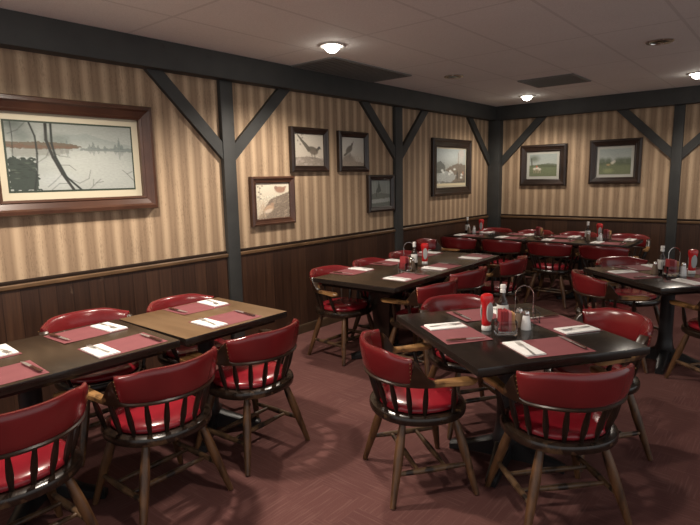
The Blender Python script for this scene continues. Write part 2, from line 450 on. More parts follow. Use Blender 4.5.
def ground(c, y, col, rough=.03, seed=0):
    c.poly([(0, y), (.2, y - .02), (.5, y - .04), (.8, y), (1, y + .03), (1, 1.01), (0, 1.01)], col, .95, rough, seed)
def art_pheasant():
    c = Canvas(72, 66, (.40, .37, .31), (.33, .29, .24))
    ground(c, .74, (.17, .145, .12)); c.grain(.55, .8, .8, 2, .68, 1)
    for k in range(14): c.ell(random.random(), .75 + .22 * random.random(), .05, .03, (.27, .23, .2), .6, .4)
    B = (.085, .075, .06)
    c.poly([(.08, .03), (.14, .04), (.48, .38), (.56, .5), (.46, .56), (.38, .44)], B, .95, .008)
    c.ell(.62, .5, .19, .11, B, .95, .15, .25); c.ell(.66, .56, .14, .09, (.12, .1, .08), .9, .2, .1)
    c.line([(.76, .5), (.83, .44)], B, .04); c.ell(.85, .42, .045, .045, (.05, .045, .045), 1, .2); c.line([(.87, .43), (.91, .46)], B, .012)
    for x in (.58, .68): c.line([(x, .6), (x + .02, .77)], B, .012)
    for a, b in ((.25, .04), (.28, .13), (.12, .22), (.2, .33), (.3, .02)): c.ell(a, b, .022, .03, (.14, .12, .11), .8, .4)
    c.grain(.12, .5, .5); return c
def art_grouse():
    c = Canvas(66, 66, (.36, .35, .31), (.33, .30, .25))
    c.ell(.3, .3, .35, .35, (.42, .41, .37), .5, .5)
    c.ell(.3, .9, .3, .32, (.17, .145, .12), .9, .2); ground(c, .85, (.2, .17, .14)); c.grain(.4, .7, .7, 3, .62, 1)
    B = (.10, .09, .075)
    c.ell(.34, .42, .17, .10, B, .95, .2, -.75); c.line([(.4, .34), (.46, .27)], B, .035); c.ell(.475, .235, .04, .04, B, 1, .2); c.line([(.5, .2), (.53, .15)], B, .012)
    c.line([(.24, .55), (.14, .62)], B, .035); c.line([(.34, .56), (.34, .68)], B, .01); c.line([(.39, .55), (.4, .66)], B, .01)
    for k in range(12):
        x = .5 + .5 * random.random(); c.line([(x, .95), (x + .06, .62 + .2 * random.random())], (.24, .2, .16), .008, .7)
    c.grain(.1, .5, .5); return c
def art_quail():
    c = Canvas(72, 66, (.50, .46, .37), (.42, .37, .29))
    c.poly([(.02, 1), (.2, .78), (.4, .48), (.62, .38), (1, .26), (1, 1)], (.16, .125, .095), .95, .03); c.grain(.6, .9, .9, 4, .35, 1)
    for k in range(26):
        x = .25 + .7 * random.random(); y = .5 + .45 * random.random(); c.line([(x, y), (x + .08, y - .05)], (.32, .26, .20), .010, .6)
    B = (.24, .13, .09)
    c.ell(.72, .2, .15, .09, B, .9, .2, .1); c.ell(.6, .14, .05, .05, (.2, .13, .1), .95, .2); c.poly([(.8, .12), (.93, .1), (.84, .26)], B, .8)
    c.ell(.38, .72, .15, .10, (.36, .25, .17), .95, .2, -.35); c.ell(.48, .6, .05, .05, (.3, .2, .14), 1, .2); c.ell(.36, .78, .12, .05, (.5, .44, .36), .7, .3, -.3)
    for k in range(16): c.line([(.05 + .25 * random.random(), .95), (.04 + .2 * random.random(), .45 + .2 * random.random())], (.36, .28, .2), .007, .6)
    D = (.12, .1, .08)
    for q in ((.08, .1), (.14, .14), (.1, .25), (.16, .3), (.08, .38), (.2, .08), (.15, .43)): c.ell(q[0], q[1], .028, .02, D, .8, .3)
    c.line([(.12, .02), (.13, .3), (.1, .5)], D, .006, .7); c.grain(.1, .5, .5); return c
def art_heron():
    c = Canvas(60, 66, (.16, .18, .17), (.12, .13, .12))
    for x in (.1, .22, .9, .8): c.line([(x, 0), (x + .03, .5)], (.2, .22, .2), .03, .5)
    c.poly([(.42, .0), (.5, .3), (.54, .42), (.4, .48), (.26, .44), (.36, .26)], (.05, .06, .055), .9, .01)
    ground(c, .52, (.09, .10, .09)); c.poly([(0, .72), (1, .68), (1, .84), (0, .86)], (.26, .28, .27), .6, .03)
    c.line([(.3, .45), (.3, .62)], (.04, .04, .04), .012); c.grain(.3, .6, .6, 5, .4, 1); c.grain(.1); return c
def art_village():
    c = Canvas(84, 72, (.28, .33, .33), (.25, .23, .18))
    c.ell(.4, .2, .35, .16, (.42, .46, .45), .6, .6); c.ell(.85, .12, .1, .14, (.42, .36, .32), .7, .4); c.ell(.82, .3, .12, .08, (.4, .38, .34), .6, .5)
    c.line([(.73, .1), (.74, .4)], (.2, .17, .13), .01)
    c.poly([(0, .38), (.12, .33), (.25, .4), (.3, .62), (0, .66)], (.085, .09, .08), .85, .03)
    c.poly([(.3, .56), (.45, .48), (.62, .42), (.8, .4), (1, .44), (1, .95), (.3, .95)], (.13, .105, .08), .9, .03)
    c.poly([(.05, .66), (.3, .6), (.55, .66), (.7, .72), (.5, .92), (0, .9)], (.3, .32, .31), .8, .04)
    for q in ((.18, .58), (.22, .63), (.45, .6), (.5, .64), (.42, .68), (.86, .7), (.84, .78), (.08, .9), (.6, .55)): c.ell(q[0], q[1], .04, .03, (.55, .57, .54), .8, .4)
    c.ell(.7, .72, .03, .12, (.05, .045, .04), .8, .3); c.ell(.9, .66, .03, .05, (.3, .16, .1), .8, .3)
    c.poly([(.02, .86), (.5, .9), (1, .86), (1, .92), (0, .92)], (.08, .08, .07), .6, .02)
    c.grain(.45, .7, .7, 6, .42, .95); c.grain(.1); c.poly([(0, .925), (1, .925), (1, 1), (0, 1)], (.5, .44, .30), .9); return c
def art_hunt(v):
    c = Canvas(84, 62, (.20, .23, .22), (.24, .25, .22))
    ground(c, .55 if v else .5, (.085, .10, .055), .02, v)
    if v:
        for x, r in ((.1, .12), (.3, .1), (.62, .14), (.8, .16), (.95, .1)): c.ell(x, .5, r, .14, (.06, .075, .05), .85, .4)
        c.ell(.42, .55, .05, .05, (.42, .40, .33), .8, .4); c.ell(.48, .5, .04, .05, (.4, .38, .33), .7, .4); c.ell(.3, .62, .06, .04, (.28, .2, .1), .7, .4); c.ell(.3, .85, .15, .08, (.18, .2, .1), .6, .5)
    else:
        c.ell(.18, .2, .17, .13, (.07, .085, .06), .8, .6); c.line([(.08, .2), (.1, .55)], (.05, .05, .04), .02)
        c.poly([(.3, .48), (.7, .42), (1, .46), (1, .6), (.3, .6)], (.06, .07, .045), .8, .02)
        for q in ((.2, .66), (.3, .63), (.38, .68)): c.ell(q[0], q[1], .055, .05, (.45, .43, .37), .85, .35)
        for x in (.17, .23, .29, .34, .4): c.line([(x, .68), (x + .01, .84)], (.2, .17, .12), .012)
        c.ell(.28, .56, .03, .05, (.3, .06, .04), .8, .3)
    c.grain(.35, .7, .7, v, .5, 1); c.grain(.12); return c
def picture(side, a0, a1, z0, z1, fw, cv, label, matw=0., matm='mat_cream', fmat='frame_dark', liner=False, depth=.05, tilt=0., gain=1.55):
    w, h = a1 - a0, z1 - z0
    rot = PI / 2 if side == 'a' else 0
    # local: x along the wall (left to right as seen), -y out of the wall, origin at bottom centre against the wall
    loc = (0, (a0 + a1) / 2, z0) if side == 'a' else ((a0 + a1) / 2, 0, z0)
    root = empty('picture_frame', loc, rot if side == 'a' else 0, label, 'picture', 'framed pictures')
    if side == 'a': root.name = 'framed_picture'
    else: root.name = 'framed_picture'
    bm = bmesh.new()
    prof = [(0, .002), (0, depth * .75), (.008, depth * .95), (fw * .3, depth), (fw * .42, depth * .8), (fw * .78, depth * .62), (fw * .85, depth * .7), (fw, depth * .55), (fw, .002)]
    loops = []
    for ins, d in prof:
        loops.append([bm.verts.new(p) for p in ((-w / 2 + ins, -d, ins), (w / 2 - ins, -d, ins), (w / 2 - ins, -d, h - ins), (-w / 2 + ins, -d, h - ins))])
    ring_faces(bm, loops); ring_faces(bm, [loops[-1], loops[0]])
    finish(bm, 'moulding', fmat, root, smooth=False)
    iw, ih = w - 2 * fw, h - 2 * fw
    def flat(name, mat, inset, d0):
        bm = bmesh.new(); a = iw / 2 - inset
        box(bm, (0, -d0 / 2 - .001, h / 2), (2 * a, d0, ih - 2 * inset)); return finish(bm, name, mat, root, smooth=False)
    if matw: flat('mat_board', matm, 0, .010)
    if liner: flat('inner_liner', 'mat_green', matw - .012, .0115)
    aw, ah = iw - 2 * matw, ih - 2 * matw
    bm = bmesh.new(); d = -.0145
    vs = [[bm.verts.new((-aw / 2 + aw * x / (cv.w - 1), d, h / 2 + ah / 2 - ah * y / (cv.h - 1))) for x in range(cv.w)] for y in range(cv.h)]
    for y in range(cv.h - 1):
        for x in range(cv.w - 1): bm.faces.new((vs[y][x], vs[y + 1][x], vs[y + 1][x + 1], vs[y][x + 1]))
    edge = [vs[0][x] for x in range(cv.w)] + [vs[y][-1] for y in range(1, cv.h)] + [vs[-1][x] for x in range(cv.w - 2, -1, -1)] + [vs[y][0] for y in range(cv.h - 2, 0, -1)]
    back = [bm.verts.new((v.co.x, -.004, v.co.z)) for v in edge]
    ring_faces(bm, [edge, back])
    o = finish(bm, 'painting', 'art', root, smooth=False)
    at = o.data.color_attributes.new('Col', 'FLOAT_COLOR', 'POINT')
    k = 0
    for y in range(cv.h):
        for x in range(cv.w): at.data[k].color = (*[min(.85, v * gain) for v in cv.p[y][x]], 1); k += 1
    for v in range(k, len(o.data.vertices)): at.data[v].color = (.3, .3, .3, 1)
    if tilt: root.rotation_euler = (0, tilt, root.rotation_euler.z)
    return root
picture('a', -7.055, -5.905, 1.37, 2.125, .10, art_lake(), 'large wooden framed painting of a misty lake with bare trees', .06, 'mat_cream', 'frame_red', True, .075, gain=.84)
picture('a', -4.438, -3.90, 1.638, 2.075, .062, art_pheasant(), 'dark square framed picture of a long-tailed pheasant', 0)
picture('a', -3.735, -3.225, 1.638, 2.07, .062, art_grouse(), 'dark framed picture of one game bird, right of the pheasant picture', 0)
picture('a', -4.957, -4.412, 1.145, 1.60, .062, art_quail(), 'brown framed picture of two quails beside the timber post', 0, fmat='frame_red')
picture('a', -3.232, -2.725, 1.168, 1.60, .062, art_heron(), 'small dark green picture with thin black frame, lowest right of the bird pictures', 0)
picture('a', -1.83, -.75, 1.30, 2.08, .115, art_village(), 'tall framed village scene on the left wall near the corner', .022)
picture('b', .49, 1.18, 1.40, 2.005, .10, art_hunt(0), 'framed hunting scene with pale hounds nearest the corner post', .04, 'mat_grey')
picture('b', 1.50, 2.165, 1.42, 2.025, .09, art_hunt(1), 'framed green landscape beside the right post on the back wall', .04, 'mat_grey', 'frame_dark')

# ------------------------------------------------------------------ ceiling fittings
def lamp(x, y, lit, label, energy=0, size=.06, cone=150, blend=.6):
    root = empty('recessed_ceiling_lamp', (x, y, Zc), 0, label, 'ceiling lamp', 'recessed ceiling lamps')
    bm = bmesh.new(); lathe(bm, [(.105, -.001), (.105, -.006), (.098, -.012), (.078, -.012), (.074, -.004), (.074, -.001)], 28, cap=False)
    finish(bm, 'trim_ring', 'lamp_trim' if lit else 'chrome', root)
    bm = bmesh.new(); lathe(bm, [(.060, -.0015), (.060, -.016), (.052, -.036), (.034, -.052), (.012, -.059), (0, -.060)] if lit else [(.0735, -.0015), (.07, -.008), (.05, -.013), (.02, -.016), (0, -.017)], 24)
    finish(bm, 'bulb', 'lamp_glow' if lit else 'lamp_off', root)
    if energy:
        l = bpy.data.lights.new('lamp_light', 'SPOT'); l.energy = energy; l.spot_size = math.radians(cone); l.spot_blend = blend
        l.shadow_soft_size = size; l.color = (1, .88, .75)
        o = bpy.data.objects.new('lamp_light', l); C.objects.link(o); o.location = (x, y, Zc - .09)
lamp(.917, -4.81, True, 'brightly lit round lamp above the post and brace', 125)
lamp(.907, -.869, True, 'lit round lamp near the corner of the ceiling', 68)
lamp(2.89, -1.118, True, 'lit round lamp at the right edge of the ceiling', 55)
lamp(2.882, -3.048, False, 'unlit ceiling lamp with sparkling chrome ring at upper right')
lamp(.938, -2.903, False, 'small unlit round ceiling fitting near the bird pictures')
lamp(1.10, -6.70, True, 'lit round lamp above the tables by the left wall', 165)
lamp(2.95, -6.75, True, 'lit round lamp in front of the foreground table', 60)
lamp(1.05, -8.75, True, 'lit round lamp behind the viewer, left side', 110)
def grille(name, x0, x1, y0, y1, label, n, along):
    root = empty(name, ((x0 + x1) / 2, (y0 + y1) / 2, Zc), 0, label, 'ceiling vent', 'ceiling vents')
    w, d = x1 - x0, y1 - y0
    bm = bmesh.new()
    for c, s in (((0, d / 2 - .015, -.006), (w, .03, .012)), ((0, -d / 2 + .015, -.006), (w, .03, .012)), ((w / 2 - .015, 0, -.006), (.03, d - .06, .012)), ((-w / 2 + .015, 0, -.006), (.03, d - .06, .012))): box(bm, c, s)
    finish(bm, 'vent_frame', 'grille', root, smooth=False)
    bm = bmesh.new(); box(bm, (0, 0, -.0025), (w - .06, d - .06, .003)); finish(bm, 'duct_opening', 'grille_dark', root, smooth=False)
    bm = bmesh.new()
    for k in range(n):
        t = (k + .5) / n - .5
        if along == 'x': box(bm, (0, t * (d - .06), -.010), (w - .062, (d - .06) / n * .5, .004), rot=Matrix.Rotation(0, 3, 'X'))
        else: box(bm, (t * (w - .06), 0, -.010), ((w - .06) / n * .5, d - .062, .004))
    finish(bm, 'louvre_blades', 'grille', root, smooth=False)
grille('ceiling_vent', .13, .66, -4.50, -3.28, 'dark rectangular ceiling vent against the left beam', 22, 'x')
grille('ceiling_vent', 1.30, 1.91, -2.12, -1.50, 'square dark ceiling vent between the two far lamps', 14, 'x')

# ------------------------------------------------------------------ captain's chair
def build_chair(label):
    root = empty('captains_chair', (0, 0, 0), 0, label, 'chair')
    # seat base: rounded dished board
    def seat_ring(scale, z, n=40):
        out = []
        for k in range(n):
            a = 2 * PI * k / n; x = math.cos(a); y = math.sin(a)
            fx = .255 * (abs(x) ** .92) * (1 if x > 0 else -1); fy = (.235 if y > 0 else .25) * (abs(y) ** .92) * (1 if y > 0 else -1)
            out.append((fx * scale, fy * scale, z))
        return out
    bm = bmesh.new()
    rings = [[bm.verts.new(p) for p in seat_ring(s, z)] for s, z in ((.80, .388), (.93, .390), (.985, .398), (1, .410), (1, .424), (.985, .434), (.95, .439), (.80, .441))]
    ring_faces(bm, rings); bm.faces.new(rings[0]); bm.faces.new(rings[-1])
    finish(bm, 'seat_base', 'chair_rim', root)
    bm = bmesh.new()
    rings = [[bm.verts.new(p) for p in seat_ring(s, z)] for s, z in ((.80, .4395), (.835, .446), (.845, .455), (.83, .466), (.78, .475), (.65, .483), (.45, .488), (.2, .490), (.02, .490))]
    ring_faces(bm, rings); bm.faces.new(rings[0]); bm.faces.new(rings[-1])
    finish(bm, 'seat_cushion', 'vinyl_seat', root)
    # path of the bow
    RX, RY = .268, .258
    def path(s):
        # s: -1..1 arc (-95..95deg), beyond: straight arm
        A = math.radians(92)
        t = max(-1, min(1, s)); th = t * A
        p = Vector((RX * math.sin(th), -RY * math.cos(th) + .0, 0)); tang = Vector((math.cos(th), math.sin(th), 0))
        ex = abs(s) - 1
        if ex > 0:
            sg = 1 if s > 0 else -1
            p += Vector((sg * .010 * ex, 1, 0)) * ex * .45 if False else Vector((sg * ex * .012, ex * .45, 0))
            tang = Vector((sg * 0 + 0, sg * 1, 0))
        return p, tang
    def nrm(tg): return Vector((tg.y, -tg.x, 0)).normalized()      # outward
    SE = 1.40                                                        # arm tip parameter
    PE = .68                                                         # pad end parameter
    def sstep(x): x = max(0, min(1, x)); return x * x * (3 - 2 * x)
    # arm rail
    bm = bmesh.new(); rings = []
    M = 68
    for i in range(M + 1):
        s = -SE + 2 * SE * i / M; p, tg = path(s); n = nrm(tg); a = abs(s)
        zb = .600; zt = .628 - .012 * (1 - sstep((a - PE + .1) / .1)) + (0 if a < PE - .02 else .100 * (1 - sstep((a - PE) / .23)))
        lean = .024 * min(1, max(0, (zt - .628) / .11))
        wd = .021 + .009 * sstep((a - 1.0) / .3)
        tip = sstep((SE - a) / .07); wd *= .35 + .65 * tip
        zc = (zb + .628) / 2; zb2 = zc - (zc - zb) * (.5 + .5 * tip)
        if a > 1.1: zt = zc + (zt - zc) * (.5 + .5 * tip)
        off = .004 * sstep((a - 1) / .3)
        q = [(-wd, zb2 + .004), (-wd + .004, zb2), (wd - .004, zb2), (wd, zb2 + .004), (wd + lean, zt - .006), (wd + lean - .006, zt), (-wd + lean * .6 + .006, zt), (-wd + lean * .6, zt - .006)]
        rings.append([bm.verts.new(p + n * (u + off) + Vector((0, 0, z))) for u, z in q])
    ring_faces(bm, rings); bm.faces.new(rings[0]); bm.faces.new(rings[-1])
    finish(bm, 'arm_rail', 'arm_wood', root)
    # padded crest
    bm = bmesh.new(); rings = []
    K = 44
    for i in range(K + 1):
        s = -PE + 2 * PE * i / K; p, tg = path(s); n = nrm(tg); a = abs(s)
        top = .772 - .026 * sstep((a - .30) / .38); bot = .609
        e = min(1., (PE - a) / .05); e = math.sqrt(max(.0, 1 - (1 - e) ** 2)) if e < 1 else 1.
        ht = (.022 * (.55 + .45 * e))
        ring = []
        for k in range(14):
            ph = 2 * PI * k / 14
            v = math.sin(ph); u = math.cos(ph)
            zz = (top + bot) / 2 + (top - bot) / 2 * (abs(v) ** .7) * (1 if v >= 0 else -1)
            f = (zz - bot) / (top - bot)
            lean = .002 + .026 * f ** 1.3
            ring.append(bm.verts.new(p + n * (lean + ht * (abs(u) ** .8) * (1 if u >= 0 else -1)) + Vector((0, 0, zz))))
        rings.append(ring)
    ring_faces(bm, rings); bm.faces.new(rings[0]); bm.faces.new(rings[-1])
    pad = finish(bm, 'backrest_pad', 'vinyl_back', root, ang=60)
    bm = bmesh.new()
    for sg in (-1, 1):
        s = sg * (PE - .015); p, tg = path(s); n = nrm(tg)
        for k in range(5):
            z = .645 + k * .02; f = (z - .612) / .125
            c = p + n * (.002 + .026 * f ** 1.3 + .020) + Vector((0, 0, z))
            bmesh.ops.create_icosphere(bm, subdivisions=1, radius=.003, matrix=Matrix.Translation(c))
    finish(bm, 'nail_heads', 'brass', pad)
    # spindles
    for k in range(-5, 6):
        s = k * .208 if abs(k) < 5 else (1.15 if k > 0 else -1.15); p, tg = path(s); n = nrm(tg)
        foot = Vector((p.x * .815, p.y * .80 + (.0 if abs(k) < 5 else .0), .436)); head = Vector((p.x, p.y, .606))
        if abs(k) == 5: foot = Vector((p.x * .80, p.y * .9 + .03, .436))
        bm = bmesh.new(); pts = [foot.lerp(head, t) for t in (0, .15, .4, .65, .88, 1)]
        tube(bm, pts, [.0095, .0105, .0145, .013, .0095, .009], 8)
        finish(bm, 'spindle', 'chair_dark', root)
    # legs and stretchers
    L = {}
    for sx in (-1, 1):
        for sy in (-1, 1):
            top = Vector((sx * .145, sy * .135, .392)); ft = Vector((sx * .245, sy * (.215 if sy > 0 else .225), .004))
            L[sx, sy] = (top, ft)
            bm = bmesh.new(); ts = (0, .12, .25, .4, .55, .7, .82, .93, 1)
            tube(bm, [top.lerp(ft, t) for t in ts], [.015, .019, .022, .0235, .022, .0195, .017, .0155, .014], 12)
            finish(bm, 'leg', 'chair_leg', root)
    def at(k, t): return L[k][0].lerp(L[k][1], t)
    for sx in (-1, 1):
        a, b = at((sx, -1), .62), at((sx, 1), .62)
        bm = bmesh.new(); tube(bm, [a.lerp(b, t) for t in (0, .2, .5, .8, 1)], [.010, .0135, .0165, .0135, .010], 10)
        finish(bm, 'stretcher', 'stretcher_wood', root)
    for t in (.30, .68):
        a = at((-1, -1), .62).lerp(at((-1, 1), .62), t); b = at((1, -1), .62).lerp(at((1, 1), .62), t)
        bm = bmesh.new(); tube(bm, [a.lerp(b, q) for q in (0, .2, .5, .8, 1)], [.009, .012, .0155, .012, .009], 10)
        finish(bm, 'stretcher', 'stretcher_wood', root)
    return remember(root)
CH = [
 (2.428, -5.913, 54, 'red vinyl captains chair left of the foreground table, fully visible'),
 (3.085, -5.75, 137, 'red captains chair with its back to the viewer, nearest at lower right', ),
 (3.02, -5.035, 233, 'red captains chair on the right side of the foreground table'),
 (2.31, -5.135, -33, 'red captains chair behind the foreground table and its ketchup bottle'),
 (1.475, -6.245, 183, 'red captains chair with its back to the viewer, at the brown tabletop'),
 (1.525, -6.865, 181, 'red captains chair, middle of the three with backs to viewer at lower left'),
 (1.50, -7.50, 182, 'red captains chair cut off by the lower left corner of the photo'),
 (.69, -6.74, -2, 'red captains chair between the dark left table and the wall'),
 (.795, -6.13, 2, 'red captains chair between the brown tabletop and the wall'),
 (.81, -4.60, -4, 'red captains chair under the long wall-side table, nearest end, wall side'),
 (.81, -4.01, 0, 'red captains chair on the wall side of the long table, second from the viewer'),
 (.785, -3.38, 0, 'red captains chair on the wall side of the long table, behind the condiments'),
 (1.56, -4.53, 180, 'red captains chair at near end of the long wall-side table, aisle side'),
 (1.50, -3.90, 178, 'red captains chair on aisle side of the long table, second from the viewer'),
 (1.55, -3.10, 184, 'red captains chair on aisle side of the long table, at its far end'),
 (.36, -2.21, 12, 'red captains chair standing alone against the left wall beyond the long table'),
 (.36, -1.58, 90, 'red captains chair at the corner table, nearest the left wall, back to viewer'),
 (.97, -1.58, 90, 'red captains chair with back to viewer, second from left at the corner tables'),
 (1.58, -1.58, 90, 'red captains chair with pale legs visible at the middle of the corner tables'),
 (2.19, -1.58, 90, 'red captains chair with back to viewer, rightmost at the corner tables'),
 (.32, -.62, -90, 'red captains chair against the back wall under the corner post'),
 (.93, -.62, -90, 'red captains chair against the back wall below the hounds picture'),
 (1.54, -.62, -90, 'red captains chair against the back wall between the two hunting pictures'),
 (2.15, -.62, -90, 'red captains chair against the back wall below the green landscape picture'),
 (2.72, -3.48, 36, 'red captains chair on the left side of the right-edge table'),
 (2.72, -2.77, -40, 'red captains chair on the far side of the right-edge table'),
 (3.50, -3.53, 140, 'red captains chair at the near side of the right-edge table'),
]
GC = 'red captains chairs'
c0 = build_chair(CH[0][3]); c0['group'] = GC
for i, (x, y, a, lab) in enumerate(CH):
    if i == 0: c0.location = (x, y, 0); c0.rotation_euler = (0, 0, math.radians(a - 90))
    else: copy_tree(c0, (x, y, 0), math.radians(a - 90), lab, GC)

# ------------------------------------------------------------------ tables
TH = .75
def table(x, y, w, d, rz, mat, label, group=None, square=False):
    root = empty('dining_table', (x, y, 0), rz, label, 'table', group)
    bm = bmesh.new(); box(bm, (0, 0, TH - .019), (w, d, .038), .005)
    for f in bm.faces:
        if abs(f.normal.z) < .5: f.material_index = 1
    finish(bm, 'tabletop', [mat, 'table_edge'], root, ang=30)
    bm = bmesh.new()
    for c, s in (((0, d / 2 - .06, TH - .054), (w - .12, .02, .032)), ((0, -d / 2 + .06, TH - .054), (w - .12, .02, .032)), ((w / 2 - .07, 0, TH - .054), (.02, d - .14, .032)), ((-w / 2 + .07, 0, TH - .054), (.02, d - .14, .032))): box(bm, c, s, .002)
    finish(bm, 'apron', 'table_black', root)
    bm = bmesh.new(); box(bm, (0, 0, TH - .062), (.36, .36, .03), .006); lathe(bm, [(.07, TH - .10), (.085, TH - .077)], 16); finish(bm, 'mounting_plate', 'iron', root)
    bm = bmesh.new()
    if square:
        rings = [[bm.verts.new((sx * h, sy * h, z)) for sx, sy in ((-1, -1), (1, -1), (1, 1), (-1, 1))] for h, z in ((.075, .085), (.075, .25), (.105, .60), (.12, TH - .0775))]
        ring_faces(bm, rings); bm.faces.new(rings[0]); bm.faces.new(rings[-1]); finish(bm, 'pedestal', 'table_black', root, ang=15)
    else:
      lathe(bm, [(.062, .085), (.075, .12), (.06, .17), (.052, .25), (.052, .58), (.062, .64), (.085, TH - .0775)], 20)
      finish(bm, 'pedestal', 'iron', root)
    for k in range(4):
        a = k * PI / 2 + PI / 4; d1 = Vector((math.cos(a), math.sin(a), 0)); n = Vector((-d1.y, d1.x, 0))
        bm = bmesh.new(); rings = []
        for t, hw, zt, zb in ((.03, .045, .15, .03), (.10, .04, .115, .028), (.20, .034, .075, .02), (.29, .03, .05, .006), (.315, .026, .042, .002)):
            rings.append([bm.verts.new(d1 * t + n * u + Vector((0, 0, z))) for u, z in ((-hw, zb), (hw, zb), (hw, zt - .012), (hw * .5, zt), (-hw * .5, zt), (-hw, zt - .012))])
        ring_faces(bm, rings); bm.faces.new(rings[0]); bm.faces.new(rings[-1])
        finish(bm, 'base_foot', 'iron', root)
    return root
R = math.radians
XT = (2.716, -5.47, R(-34.2)); RT = (3.094, -3.209, R(-40.7))
table(XT[0], XT[1], .985, .915, XT[2], 'table_black', 'black square table in the foreground with ketchup bottle and steak sauce')
table(RT[0], RT[1], .94, .92, RT[2], 'table_black', 'black table set at an angle at the right edge of the photo')
table(1.085, -6.258, .712, .735, R(.3), 'table_brown', 'small table with a lighter brown top below the left timber post')
table(1.065, -7.262, .712, 1.235, R(-1.2), 'table_walnut', 'dark table at the left edge of the photo, under the lake painting')
table(1.158, -4.448, .82, .985, R(2), 'table_walnut', 'nearer half of the long table along the left wall', square=True)
table(1.123, -3.458, .82, .985, R(2), 'table_walnut', 'farther half of the long table along the left wall', square=True)
table(.625, -1.145, 1.17, .77, 0, 'table_black', 'dark table in the far corner, under the corner post')
table(1.805, -1.145, 1.18, .77, 0, 'table_black', 'dark table along the back wall, below the hunting pictures')

# ------------------------------------------------------------------ place settings
def mk_mat():
    bm = bmesh.new(); n = 12; rings = []
    top = [[bm.verts.new((-.1775 + .355 * i / n, -.125 + .25 * j / 8, .0012 + (.003 * ((i / n) ** 6) * ((j / 8) ** 2)))) for j in range(9)] for i in range(n + 1)]
    bot = [[bm.verts.new((v.co.x, v.co.y, v.co.z - .0009)) for v in r] for r in top]
    for i in range(n):
        for j in range(8):
            bm.faces.new((top[i][j], top[i + 1][j], top[i + 1][j + 1], top[i][j + 1])); bm.faces.new((bot[i][j], bot[i][j + 1], bot[i + 1][j + 1], bot[i + 1][j]))
    def edge(g): return [g[i][0] for i in range(n + 1)] + [g[n][j] for j in range(1, 9)] + [g[i][8] for i in range(n - 1, -1, -1)] + [g[0][j] for j in range(7, 0, -1)]
    ring_faces(bm, [edge(top), edge(bot)])
    return tag(finish(bm, 'placemat', 'mat_paper'), 'x', 'placemat', 'dusty red placemats')
def mk_napkin():
    bm = bmesh.new()
    box(bm, (0, 0, .0012), (.105, .215, .0022), .0008); box(bm, (.001, .001, .0036), (.103, .212, .0022), .0008, rot=Matrix.Rotation(.012, 3, 'Z')); box(bm, (-.001, 0, .0058), (.102, .21, .0016), .0006, rot=Matrix.Rotation(-.01, 3, 'Z'))
    return tag(finish(bm, 'napkin', 'napkin_paper'), 'x', 'napkin', 'white folded napkins')
def mk_fork():
    root = empty('fork', label='x', cat='fork', group='steel forks')
    bm = bmesh.new(); rings = []
    for y, w, z in ((-.095, .004, .001), (-.09, .0075, .001), (-.06, .0065, .002), (-.02, .0035, .004), (.015, .003, .006), (.03, .006, .006), (.04, .0115, .004), (.055, .012, .002)):
        rings.append([bm.verts.new((u * w, y, z + dz)) for u, dz in ((-1, 0), (1, 0), (1, .0012), (-1, .0012))])
    ring_faces(bm, rings); bm.faces.new(rings[0]); bm.faces.new(rings[-1]); finish(bm, 'fork_handle', 'steel', root)
    bm = bmesh.new()
    for k in range(4):
        x = -.0102 + k * .0068; tube(bm, [(x, .053, .0027), (x, .07, .0022), (x * .97, .085, .0034), (x * .95, .097, .006)], [.0017, .0016, .0014, .0008], 6)
    finish(bm, 'tines', 'steel', root); return remember(root)
def mk_knife():
    root = empty('steak_knife', label='x', cat='knife', group='steak knives')
    bm = bmesh.new(); rings = []
    for y, w, h in ((-.105, .005, .005), (-.10, .0085, .008), (-.07, .0095, .010), (-.03, .008, .009), (.0, .0085, .009)):
        rings.append([bm.verts.new((math.cos(2 * PI * k / 10) * w, y, .0055 + math.sin(2 * PI * k / 10) * h / 2)) for k in range(10)])
    ring_faces(bm, rings); bm.faces.new(rings[0]); bm.faces.new(rings[-1])
    for y in (-.08, -.05, -.02): bmesh.ops.create_icosphere(bm, subdivisions=1, radius=.0022, matrix=Matrix.Translation((0, y, .0102)))
    finish(bm, 'knife_handle', 'handle_wood', root)
    bm = bmesh.new(); rings = []
    for y, a, b in ((-.002, -.0075, .0075), (.04, -.0075, .0085), (.08, -.0065, .0075), (.10, -.004, .004), (.11, -.0045, -.0035)):
        rings.append([bm.verts.new(p) for p in ((a, y, .0045), (b, y, .0052), (b, y, .0060), (a, y, .0062))])
    ring_faces(bm, rings); bm.faces.new(rings[0]); bm.faces.new(rings[-1]); finish(bm, 'blade', 'steel', root)
    return remember(root)
PM, NK, FK, KN = mk_mat(), mk_napkin(), mk_fork(), mk_knife()
first = [True]
# (x, y, diner's facing in degrees, place phrase)
def on(T, u, v, w=.985, d=.93):
    c, s = math.cos(T[2]), math.sin(T[2]); return (T[0] + c * u - s * v, T[1] + s * u + c * v)
SET = []
def st(x, y, a, ph, jn=0, crumple=False): SET.append((x, y, a, ph, jn))
for T, nm, wh in ((XT, 'foreground table', ('left side', 'side behind the ketchup', 'right side', 'nearest side')), (RT, 'right-edge table', ('left side', 'far side', 'right side', 'near side'))):
    a = math.degrees(T[2])
    st(*on(T, -.345 if T is RT else -.40 + .04, .0 + (.03 if T is XT else 0)), 0, '') if False else None
